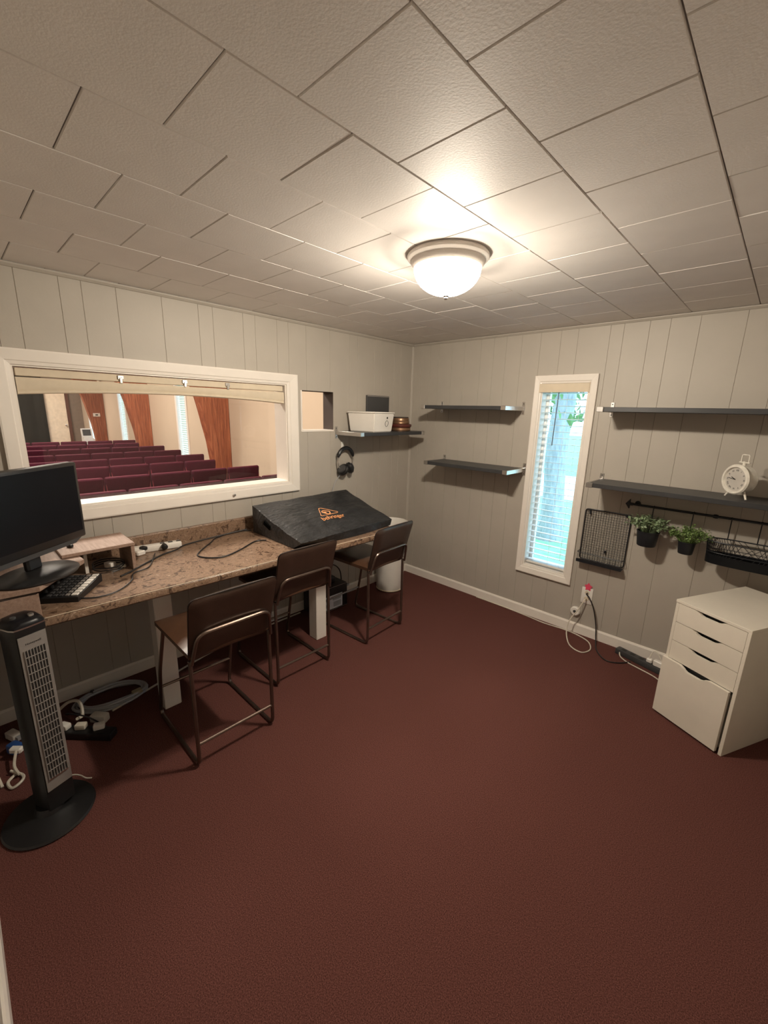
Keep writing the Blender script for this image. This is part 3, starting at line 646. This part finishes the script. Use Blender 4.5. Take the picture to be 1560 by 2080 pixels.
cable('cable', 'white cable arching over the dark floor power strip', [(.17, -3.02, .05), (.20, -2.97, .10), (.25, -2.93, .11), (.30, -2.93, .06), (.34, -2.96, .075)], .008, CABLEW)
cable('cable', 'black cable crossing the floor power strip', [(.22, -2.99, .05), (.30, -2.97, .085), (.38, -2.92, .085), (.44, -2.86, .03)], .004, CABLEB)
wp = thing('plug_brick', 'white plug brick beside the dark floor power strip', 'plug', (.33, -2.865, 0), .7); MB().box((0, 0, .022), (.085, .045, .044), None, .008, 2).obj('body', WPLAS, wp)
for k, (p_, lb) in enumerate((([(.46, -3.22, .006), (.50, -3.25, .012), (.545, -3.24, .008), (.535, -3.205, .016), (.49, -3.20, .010), (.44, -3.235, .02)], 'white cable curled on the carpet left of the tower fan'), ([(.30, -3.20, .03), (.36, -3.205, .05), (.43, -3.22, .03), (.49, -3.21, .02)], 'white cable trailing from the blue connector'), ([(.38, -3.275, .01), (.44, -3.28, .04), (.51, -3.27, .008)], 'short white cable behind the tower fan by the wall'))): cable('cable', lb, p_, .006, CABLEW)
bc = thing('blue_connector', 'blue and white connector lying left of the tower fan', 'connector', (.29, -3.205, 0), .5); MB().box((0, 0, .025), (.06, .045, .05), None, .01, 2).obj('blue_shell', BLUE, bc); MB().box((.045, -.02, .045), (.055, .03, .028), (0, 0, .3), .006).obj('white_plug', WPLAS, bc)
bx = thing('adapter_box', 'small pale adapter on the floor under the counter left of the fan', 'adapter', (.17, -3.20, 0), .4); MB().box((0, 0, .018), (.07, .04, .036), None, .006, 2).obj('body', WPLAS, bx); MB().box((.045, .0, .018), (.02, .02, .016)).obj('plug', CABLEG, bx)
cable('cable', 'thin white cable end lying on the fan base', [(.655, -3.07, .022), (.668, -3.04, .024), (.69, -3.02, .022), (.715, -3.005, .016), (.72, -2.985, .005)], .003, CABLEW)

# ================================================================== wall shelves
def shelf(name, label, loc, rz, L, ends=(1, 1), clean_end=None):
    """local: x along the wall, -y into the room, z=0 shelf centre"""
    t = thing(name, label, 'shelf', loc, rz, 'dark wall shelves')
    MB().b2((-L / 2 + .011, -.297, -.014), (L / 2 - .011, -.012, .014), .0015).obj('board', SHELF, t)
    for s in (-1, 1):
        xs = s * (L / 2 - .005); br = thing_part('bracket', t)
        MB().b2((xs - .006, -.302, -.016), (xs + .006, -.002, .016), .002).obj('arm', STEEL, br)
        MB().b2((xs - s * .034 - .0 if s > 0 else xs - .006, -.306, -.0165), (xs + .006 if s > 0 else xs + .034, -.298, .0165), .002).obj('clip', STEEL, br)
        MB().b2((xs - .013, -.004, -.045), (xs + .013, -.0005, .052), .003).obj('wall_plate', STEEL, br)
        for zz in (.038, -.033): MB().lathe([(0, 0), (.0045, 0), (.003, .0025), (0, .0025)], 10, (xs, -.004, zz), (PI / 2, 0, 0)).obj('screw', DGREY, br)
    return t
def thing_part(name, parent):
    o = bpy.data.objects.new(name, None); COL.objects.link(o); o.parent = parent; o.empty_display_size = .02; return o
shelf('wall_shelf', 'dark wall shelf, upper of the two left of the narrow window', (.77, 0, 1.70), 0, .80)
shelf('wall_shelf', 'dark wall shelf, lower of the two left of the narrow window', (.83, 0, 1.222), 0, .80)
shelf('wall_shelf', 'long dark wall shelf, upper of the two right of the narrow window', (2.405, 0, 1.70), 0, 1.20)
shelf('wall_shelf', 'long dark wall shelf under the white clock', (2.405, 0, 1.212), 0, 1.20)
shelf('wall_shelf', 'dark wall shelf on the left wall carrying the white storage box', (0, -.555, 1.470), PI / 2, .80)
# ------ on the left-wall shelf (top z = 1.484)
zt = 1.4845
sb = thing('storage_box', 'white lidded storage box with a black dot and ring on its front', 'box', (.158, -.70, zt), math.radians(8)); sb.scale = (1.05, 1.08, 1.0)
m = MB(); m.hexa([(-.12, -.115, 0), (.12, -.115, 0), (.12, .115, 0), (-.12, .115, 0), (-.135, -.128, .150), (.135, -.128, .150), (.135, .128, .150), (-.135, .128, .150)])
bmesh.ops.bevel(m.bm, geom=m.bm.edges[:], offset=.006, segments=2, affect='EDGES'); m.obj('body', WPLAS, sb); MB().box((0, 0, .157), (.276, .262, .012), None, .004, 2).obj('lid', WPLAS, sb)
tl = math.atan2(.015, .15)
MB().lathe([(0, 0), (.0075, 0), (.0075, .002), (0, .002)], 16, (.1335, .035, .116), (0, PI / 2 - tl, 0), .6 * 0 + 1, 1).obj('black_dot', BLACK, sb)
MB().tube([(.1285 + .1 * (zz - .065), .035 + yy, zz) for yy, zz in [(.019 * math.cos(2 * PI * k / 24), .070 + .024 * math.sin(2 * PI * k / 24)) for k in range(24)]], .0015, 6, True).obj('ring', BLACK, sb)
bb = thing('dark_case', 'flat dark grey case standing behind the white storage box', 'case', (.0, -.505, zt)); MB().b2((.004, -.125, .0), (.055, .155, .303), .005, 2).obj('body', DGREY, bb); MB().b2((.0551, -.122, .293), (.0556, .152, .3)).obj('edge', SILVER, bb, False)
bb.location = (0.0, -.49, zt); bb.scale = (.35, 1, 1)
cbn = thing('metal_bowls', 'stack of copper and dark red round tins on the shelf end', 'tins', (.135, -.30, zt))
MB().lathe([(0, 0), (.088, 0), (.094, .006), (.094, .026), (.088, .032), (0, .032)], 32).obj('lower_tin', COPPER, cbn); MB().lathe([(0, .0325), (.096, .0325), (.102, .042), (.102, .056), (.09, .062), (0, .062)], 32).obj('red_tin', BROWNC, cbn)
MB().lathe([(0, .1135), (.070, .1135), (.072, .118), (.070, .123), (0, .124)], 32).obj('dark_lid', DARKB, cbn)
MB().lathe([(0, .0625), (.078, .0625), (.081, .068), (.079, .076), (.081, .084), (.078, .089), (0, .0895)], 32).obj('upper_tin', COPPER, cbn); MB().lathe([(0, .090), (.076, .090), (.076, .108), (.073, .113), (0, .113)], 32).obj('top_tin', COPPER, cbn)
# headphones on a white adhesive hook
hk = thing('wall_hook', 'white adhesive hook on the left wall under the shelf', 'hook', (0, -.885, 1.355)); MB().b2((.0005, -.013, -.045), (.006, .013, .04), .002).obj('plate', WPLAS, hk); MB().tube(catmull([(.006, 0, -.02), (.03, 0, -.028), (.036, 0, -.012)]), .005, 8).obj('prong', WPLAS, hk)
hp = thing('headphones', 'black over-ear headphones hanging from the white wall hook', 'headphones', (.045, -.883, 1.225), 0)
arc = [(0, .088 * math.cos(t), .015 + .105 * math.sin(t)) for t in [math.radians(-8 + 196 * k / 16) for k in range(17)]]
MB().tube(arc, .004, 8).obj('headband', STEEL, hp)
MB().tube([(a[0], a[1], a[2]) for a in arc[2:15]], [.008] + [.0165] * 11 + [.008], 10).obj('band_padding', BLACK, hp)
for s in (-1, 1):
    e = thing_part('ear_cup', hp)
    MB().lathe([(0, -.026), (.038, -.024), (.047, -.010), (.045, .008), (.036, .018), (0, .020)], 22, (.008 + (.006 if s > 0 else 0), s * .037, -.048 - (.012 if s < 0 else 0)), (s * math.radians(-58), math.radians(35), 0), 1, 1.2).obj('cushion', BLACK, e)
    MB().lathe([(0, .020), (.032, .020), (.026, .030), (0, .031)], 22, (.008, s * .039, -.048 - (.012 if s < 0 else 0)), (s * math.radians(-58), math.radians(35), 0), 1, 1.2).obj('shell', DGREY, e)
    MB().tube([(0, s * .085, .012), (.004, s * .080, -.03), (.006, s * .070, -.048)], .0045, 8).obj('yoke', STEEL, e)
cable('headphone_cord', 'thin grey headphone cord trailing down behind the mixer cover', [(.045, -.925, 1.145), (.03, -.95, 1.10), (.022, -.985, 1.05), (.03, -1.03, .95), (.03, -1.04, .90)], .0025, CABLEG)

# ================================================================== back wall: blind, wire rack, rail
bl = thing('window_blind', 'white slatted blind with grey wand in the narrow daylight window', 'blind', (1.47, .045, .43))
MB().b2((-.188, -.062, 1.392), (.176, -.052, 1.455), .002).obj('valance', CREAM, bl); MB().b2((.176, -.062, 1.385), (.180, -.008, 1.462), .001).obj('valance_return', DARKB if False else CREAM, bl)
MB().b2((-.160, -.022, 1.40), (.160, .030, 1.44), .002).obj('headrail', WPLAS, bl)
BLS = mat('blind_slat', (.74, .76, .78), .45, var=.02)
me = MB().box((0, 0, 0), (.316, .048, .0026)).mesh('slat', BLS, False)
for k in range(29):
    o = link('slat', me, bl); o.location = (0, .002, .055 + k * .0476); o.rotation_euler = (math.radians(-6), 0, 0)
MB().b2((-.158, -.022, .024), (.158, .026, .040), .003).obj('bottom_rail', WPLAS, bl)
MB().tube([(-.045, -.030, 1.395), (-.052, -.032, 1.00)], .0042, 8).obj('wand', mat('grey_blue_wand', (.13, .17, .22), .4), bl)
for xx in (-.115, 0.02, .115): MB().tube([(xx, -.024, .04), (xx, -.024, 1.40)], .0011, 5).obj('ladder_cord', WPLAS, bl)
wr = thing('wire_rack', 'dark wire grid rack with a low front tray hanging right of the narrow window', 'wire rack', (1.889, -.0, .60))
ru = fillet([(-.15, -.012, .012), (-.15, -.012, .395), (.15, -.012, .395), (.15, -.012, .012)], .02, 4, True); MB().tube(ru, .0042, 6, True).obj('rim', IRON, wr)
m = MB()
for k in range(1, 17): m.tube([(-.15 + .3 * k / 17, -.012, .012), (-.15 + .3 * k / 17, -.012, .395)], .0014, 4)
for k in range(1, 22): m.tube([(-.15, -.013, .012 + .383 * k / 22), (.15, -.013, .012 + .383 * k / 22)], .0014, 4)
m.obj('wire_grid', IRON, wr, False)
m = MB(); m.b2((-.152, -.075, .0), (.152, -.012, .006)); m.b2((-.152, -.077, .0), (.152, -.072, .024)); m.obj('tray', IRON, wr, False)
MB().tube(fillet([(-.152, -.012, .075), (-.152, -.075, .075), (.152, -.075, .075), (.152, -.012, .075)], .012, 3), .0028, 6).obj('tray_rail', IRON, wr)
m = MB()
for k in range(9): m.tube([(-.145 + .29 * k / 8, -.075, .02), (-.145 + .29 * k / 8, -.075, .075)], .0012, 4)
m.obj('tray_wires', IRON, wr, False)
for q in ((-.115, .37), (.02, .10)): MB().box((q[0], -.018, q[1]), (.012, .01, .022), None, .002).obj('clip', IRON, wr)
for q in (-.12, .12): MB().lathe([(0, 0), (.007, 0), (.007, .0135), (0, .0135)], 10, (q, 0, .385), (PI / 2, 0, 0)).obj('hanger', IRON, wr)
ra = thing('hanging_rail', 'black iron rail with arrow-shaped ends under the long shelf', 'rail', (2.49, 0, 1.085))
MB().tube([(-.45, -.055, 0), (.45, -.055, 0)], .0075, 10).obj('bar', IRON, ra); MB().lathe([(0, -.014), (.011, -.012), (.013, 0), (.011, .012), (0, .014)], 14, (0, -.055, 0), (0, PI / 2, 0)).obj('joint', IRON, ra)
for s in (-1, 1):
    MB().prism([(s * .05, 0), (s * .02, .030), (s * .018, .008), (-s * .004, .008), (-s * .004, -.008), (s * .018, -.008), (s * .02, -.030)], -.066, -.044, lambda a, b, d: (s * .45 + a * .8, d, b * 1.1)).obj('arrow_end', IRON, ra, False)
    MB().tube([(s * .43, -.055, 0), (s * .43, -.0005, 0)], .006, 8).obj('wall_mount', IRON, ra); MB().lathe([(0, 0), (.018, 0), (.016, .005), (0, .005)], 14, (s * .43, -.0005, 0), (PI / 2, 0, 0)).obj('rosette', IRON, ra)
def plant(label, loc, r, h, leafm, nleaf, spread, height, ls, hook_x, seed):
    t = thing('potted_plant', label, 'plant', loc, 0, 'hanging potted plants'); rnd = random.Random(seed)
    MB().lathe([(0, 0), (r * .80, 0), (r * .84, .004), (r, h - .006), (r * 1.05, h - .004), (r * 1.05, h), (r * .93, h), (r * .9, h - .02), (0, h - .02)], 26).obj('pot', IRON, t)
    zr = 1.085 - loc[2]
    MB().tube(catmull([(hook_x, .055 - .0, zr + .0085), (hook_x, .045, zr + .004), (hook_x, .040, zr - .03), (hook_x, r * .75, h + .03), (hook_x, r * .95, h - .01), (hook_x, r * 1.08, h - .015)]), .003, 6).obj('hook', IRON, t)
    ms, ml = MB(), MB()
    for k in range(nleaf):
        a = rnd.uniform(0, 2 * PI); q = math.sqrt(rnd.random()); dx, dy = math.cos(a) * q * spread, math.sin(a) * q * spread * .8; dz = height * (1 - .55 * q * q) * rnd.uniform(.35, 1)
        base = Vector((dx * .25, dy * .25, h - .02)); tip = Vector((dx, min(dy, .085), h + dz)); mid = base.lerp(tip, .55) + Vector((0, 0, .02))
        ms.tube([base, mid, tip], .0011, 4)
        for s in range(5):
            c = mid.lerp(tip, s / 4) + Vector([rnd.uniform(-.008, .008) for _ in range(3)]); R_ = Euler((rnd.uniform(-.9, .9), rnd.uniform(-.9, .9), rnd.uniform(0, 6.28))).to_matrix(); l = ls * rnd.uniform(.7, 1.2)
            v = [ml.bm.verts.new(c + R_ @ Vector(w)) for w in ((0, 0, 0), (l * .5, -l * .33, .15 * l), (l, 0, 0), (l * .5, l * .33, .15 * l))]; ml.bm.faces.new((v[0], v[1], v[2])); ml.bm.faces.new((v[0], v[2], v[3]))
    q = ms.obj('stems', leafm, t, False); q['kind'] = 'stuff'; q = ml.obj('leaves', leafm, t, False); q['kind'] = 'stuff'
    return t
plant('potted plant with pale rounded leaves hanging nearer the wire rack', (2.168, -.11, .835), .064, .10, LEAFA, 75, .130, .125, .027, .0, 4)
plant('potted plant with fine bright green leaves hanging beside the wire basket', (2.382, -.11, .835), .046, .078, LEAFB, 110, .125, .12, .018, .0, 9)
ba = thing('wire_basket', 'oval black wire basket hanging from the iron rail', 'basket', (2.672, -.115, .822))
def oval(ax_, ay_, z, n=32): return [(math.copysign(abs(math.cos(t)) ** .6, math.cos(t)) * ax_, math.copysign(abs(math.sin(t)) ** .8, math.sin(t)) * ay_, z) for t in [2 * PI * k / n for k in range(n)]]
for z_, s in ((.135, 1.0), (.07, .97)): MB().tube(oval(.195 * s, .07 * s, z_), .004 if z_ > .1 else .002, 6, True).obj('rim' if z_ > .1 else 'middle_hoop', IRON, ba)
m = MB(); ov = [Vector(p) for p in oval(.187, .064, 0)]; lo = [m.bm.verts.new(p + Vector((0, 0, .0))) for p in ov]; hi = [m.bm.verts.new(p * 1.01 + Vector((0, 0, .055))) for p in ov]
for k in range(32): m.bm.faces.new((lo[k], lo[(k + 1) % 32], hi[(k + 1) % 32], hi[k]))
m.bm.faces.new(lo[::-1]); bmesh.ops.solidify(m.bm, geom=m.bm.faces[:], thickness=.002); m.obj('pan', IRON, ba)
m = MB(); N = 74; o0, o1 = oval(.187, .064, .05, N), oval(.195, .07, .135, N)
for k in range(N): m.tube([o0[k], o1[(k + 2) % N]], .0013, 4)
m.obj('wire_sides', IRON, ba, False)
for hx in (-.105, .03):
    MB().tube(catmull([(hx, .07, .135), (hx, .066, .19), (hx, .06, .255), (hx, .052, .272), (hx, .045, .262)]), .0032, 6).obj('hook', IRON, ba)
# clock
ck = thing('alarm_clock', 'distressed white twin-foot alarm clock on the long lower shelf', 'clock', (2.572, -.185, 1.2265), math.radians(-42))
CZ = .108; OFFW = mat('chalky_white', (.72, .69, .62), .7, var=.12, scale=30)
MB().lathe([(0, -.035), (.066, -.035), (.074, -.025), (.076, .02), (.082, .026), (.084, .034), (.078, .042), (.068, .042), (.064, .030), (0, .030)], 40, (0, 0, CZ), (PI / 2, 0, 0)).obj('case', OFFW, ck)
fc = MB().lathe([(0, .0302), (.0638, .0302), (.0638, .0315), (0, .0315)], 40, (0, 0, CZ), (PI / 2, 0, 0)).obj('face', mat('pale_dial', (.50, .47, .43), .6), ck)
for k in range(12):
    a = math.radians(90 - 30 * (k + 1)); me = text_mesh(['I', 'II', 'III', 'IIII', 'V', 'VI', 'VII', 'VIII', 'IX', 'X', 'XI', 'XII'][k], .014, .0002); me.materials.clear(); me.materials.append(DGREY)
    me.transform(Matrix.Translation((.050 * math.cos(a), -.0322, CZ + .050 * math.sin(a))) @ Matrix.Rotation(PI / 2, 4, 'X') @ Matrix.Rotation(a - PI / 2, 4, 'Z')); link('numeral', me, fc)
for nm, L_, ang, w in (('hour_hand', .028, 90 - (9 + 46 / 60) * 30, .0035), ('minute_hand', .043, 90 - 46 * 6, .0025)):
    a = math.radians(ang); MB().box((L_ / 2 * math.cos(a), -.0345, CZ + L_ / 2 * math.sin(a)), (L_, .001, w), (0, -a, 0)).obj(nm, BLACK, ck)
for s in (-1, 1): MB().tube([(s * .040, -.005, CZ - .062), (s * .066, -.012, .005)], [.006, .0048], 8).obj('foot', OFFW, ck)
MB().tube([(0, 0, CZ + .074), (0, 0, CZ + .100)], .008, 10).obj('neck', OFFW, ck); MB().tube([(-.032, 0, CZ + .094), (.032, 0, CZ + .094)], .004, 8).obj('crossbar', OFFW, ck)
MB().tube(fillet([(-.022, 0, CZ + .094), (-.022, 0, CZ + .136), (.022, 0, CZ + .136), (.022, 0, CZ + .094)], .008, 4), .0032, 8).obj('handle', OFFW, ck)
MB().lathe([(0, 0), (.008, 0), (.007, .01), (0, .01)], 12, (.0, .036, CZ), (-PI / 2, 0, 0)).obj('winding_knob', DGREY, ck)

# ================================================================== outlet, cords and power strip by the back wall
ol = thing('wall_outlet', 'white duplex wall outlet below the wire rack', 'outlet', (1.829, 0, .325)); MB().b2((-.040, -.006, -.064), (.040, -.0005, .064), .003, 2).obj('cover_plate', WPLAS, ol)
for zz in (.024, -.024): MB().lathe([(0, 0), (.017, 0), (.016, .002), (0, .002)], 18, (0, -.006, zz), (PI / 2, 0, 0)).obj('socket', CREAM, ol)
pk = thing('paper_star', 'pink paper star stuck above the wall outlet', 'paper', (1.832, -.0065, .398)); MB().prism([(.030 * math.cos(2 * PI * k / 10 + .3) * (1 if k % 2 == 0 else .62), .034 * math.sin(2 * PI * k / 10 + .3) * (1 if k % 2 == 0 else .62)) for k in range(10)], -.002, 0, lambda a, b, d: (a, d, b)).obj('star', PINK, pk, False)
cable('cord', 'black power cord dropping from the outlet to the floor', [(1.833, -.010, .350), (1.835, -.035, .348), (1.865, -.045, .325), (1.90, -.04, .25), (1.93, -.035, .13), (1.945, -.04, .03), (1.99, -.16, .005), (2.075, -.255, .005), (2.15, -.23, .005), (2.21, -.155, .006)], .0045, CABLEB)
cable('cord', 'white power cord looping from the outlet over the carpet', [(1.83, -.010, .30), (1.825, -.04, .295), (1.80, -.06, .22), (1.76, -.09, .13), (1.755, -.12, .05), (1.80, -.20, .006), (1.86, -.265, .005), (1.93, -.274, .005), (1.957, -.19, .005), (1.91, -.09, .005), (1.81, -.045, .005), (1.70, -.035, .005), (1.55, -.05, .005), (1.38, -.035, .005), (1.2, -.026, .005), (.9, -.024, .005)], .0045, CABLEW)
rp_ = thing('round_sensor', 'small round white sensor on the back wall beside the outlet', 'sensor', (1.765, 0, .178)); MB().lathe([(0, 0.0005), (.036, .0005), (.036, .018), (.030, .025), (0, .026)], 28, (0, 0, 0), (PI / 2, 0, 0)).obj('body', WPLAS, rp_); MB().lathe([(0, .0262), (.012, .0262), (.011, .028), (0, .028)], 16, (0, 0, 0), (PI / 2, 0, 0)).obj('lens', DGREY, rp_)
gs = thing('power_strip', 'dark grey power strip on the carpet beside the white drawer unit', 'power strip', (2.265, -.115, 0), math.radians(-15)); MB().box((0, 0, .02), (.34, .055, .04), None, .006, 2).obj('body', DGREY, gs)
for k, q in enumerate((-.12, -.06, 0)): MB().box((q, 0, .0405), (.028, .024, .002)).obj('socket', BLACK, gs)
MB().box((.05, .0, .055), (.035, .03, .03), (0, 0, .2), .006).obj('white_plug', WPLAS, gs); MB().box((.12, .0, .06), (.085, .035, .042), (0, 0, .05), .006).obj('white_adapter', WPLAS, gs)
cable('cord', 'white cord lying in front of the dark grey power strip', [(2.125, -.095, .03), (2.14, -.13, .006), (2.20, -.175, .005), (2.28, -.20, .005), (2.36, -.225, .005), (2.415, -.26, .005)], .004, CABLEW)
cable('cord', 'white cord curling above the dark grey power strip', [(2.31, -.13, .07), (2.32, -.10, .11), (2.35, -.11, .115), (2.385, -.14, .075), (2.39, -.16, .055)], .003, CABLEW)
# ================================================================== drawer unit
AT = math.radians(-26.16)
du = thing('drawer_unit', 'white drawer unit with three shallow drawers over a deep file drawer', 'drawer unit', (2.44, -.585, 0), AT)
# local: x along the front (0..0.36), y back (0..0.58)
m = MB(); t_ = .016
m.b2((0, .004, 0), (t_, .578, .70 - t_), .001); m.b2((.36 - t_, .0, 0), (.36, .578, .70 - t_), .001); m.b2((0, .0, .70 - t_), (.36, .58, .70), .001); m.b2((t_, .56, .02), (.36 - t_, .576, .684)); m.b2((t_, .02, .03), (.36 - t_, .56, .05))
m.obj('carcass', WHITE, du, False)
def front(z0, z1, x0, x1, y0, y1, nw, nh, name):
    xc = (x0 + x1) / 2; poly = [(x0, z0), (x1, z0), (x1, z1)]
    pr = [(.5, 0), (.36, -.45), (.30, -.8), (.22, -1), (-.22, -1), (-.30, -.8), (-.36, -.45), (-.5, 0)]
    poly += [(xc + a * nw, z1 + b * nh) for a, b in pr] + [(x0, z1)]
    d = MB().prism(poly, y0, y1, lambda a, b, d_: (a, d_, b)).obj(name, WHITE, du, False)
    MB().b2((x0 + .03, y1 + .012, z1 - nh - .012), (x1 - .03, y1 + .016, z1 - .001)).obj('recess_shade_plate', BLACK, d, False)  # black plate behind the notch stands for the shade in the recess
    MB().b2((x0 + .006, y1 + .018, z0 + .008), (x1 - .006, .50, z1 - .03)).obj('drawer_box', WHITE, d, False)
zz = .682
for k in range(3): front(zz - .108 + .002, zz, t_ + .002, .36 - t_ - .002, .002, .018, .150, .019, 'drawer'); zz -= .109
front(.012, zz, -.002, .334, -.014, .003, .150, .022, 'file_drawer')
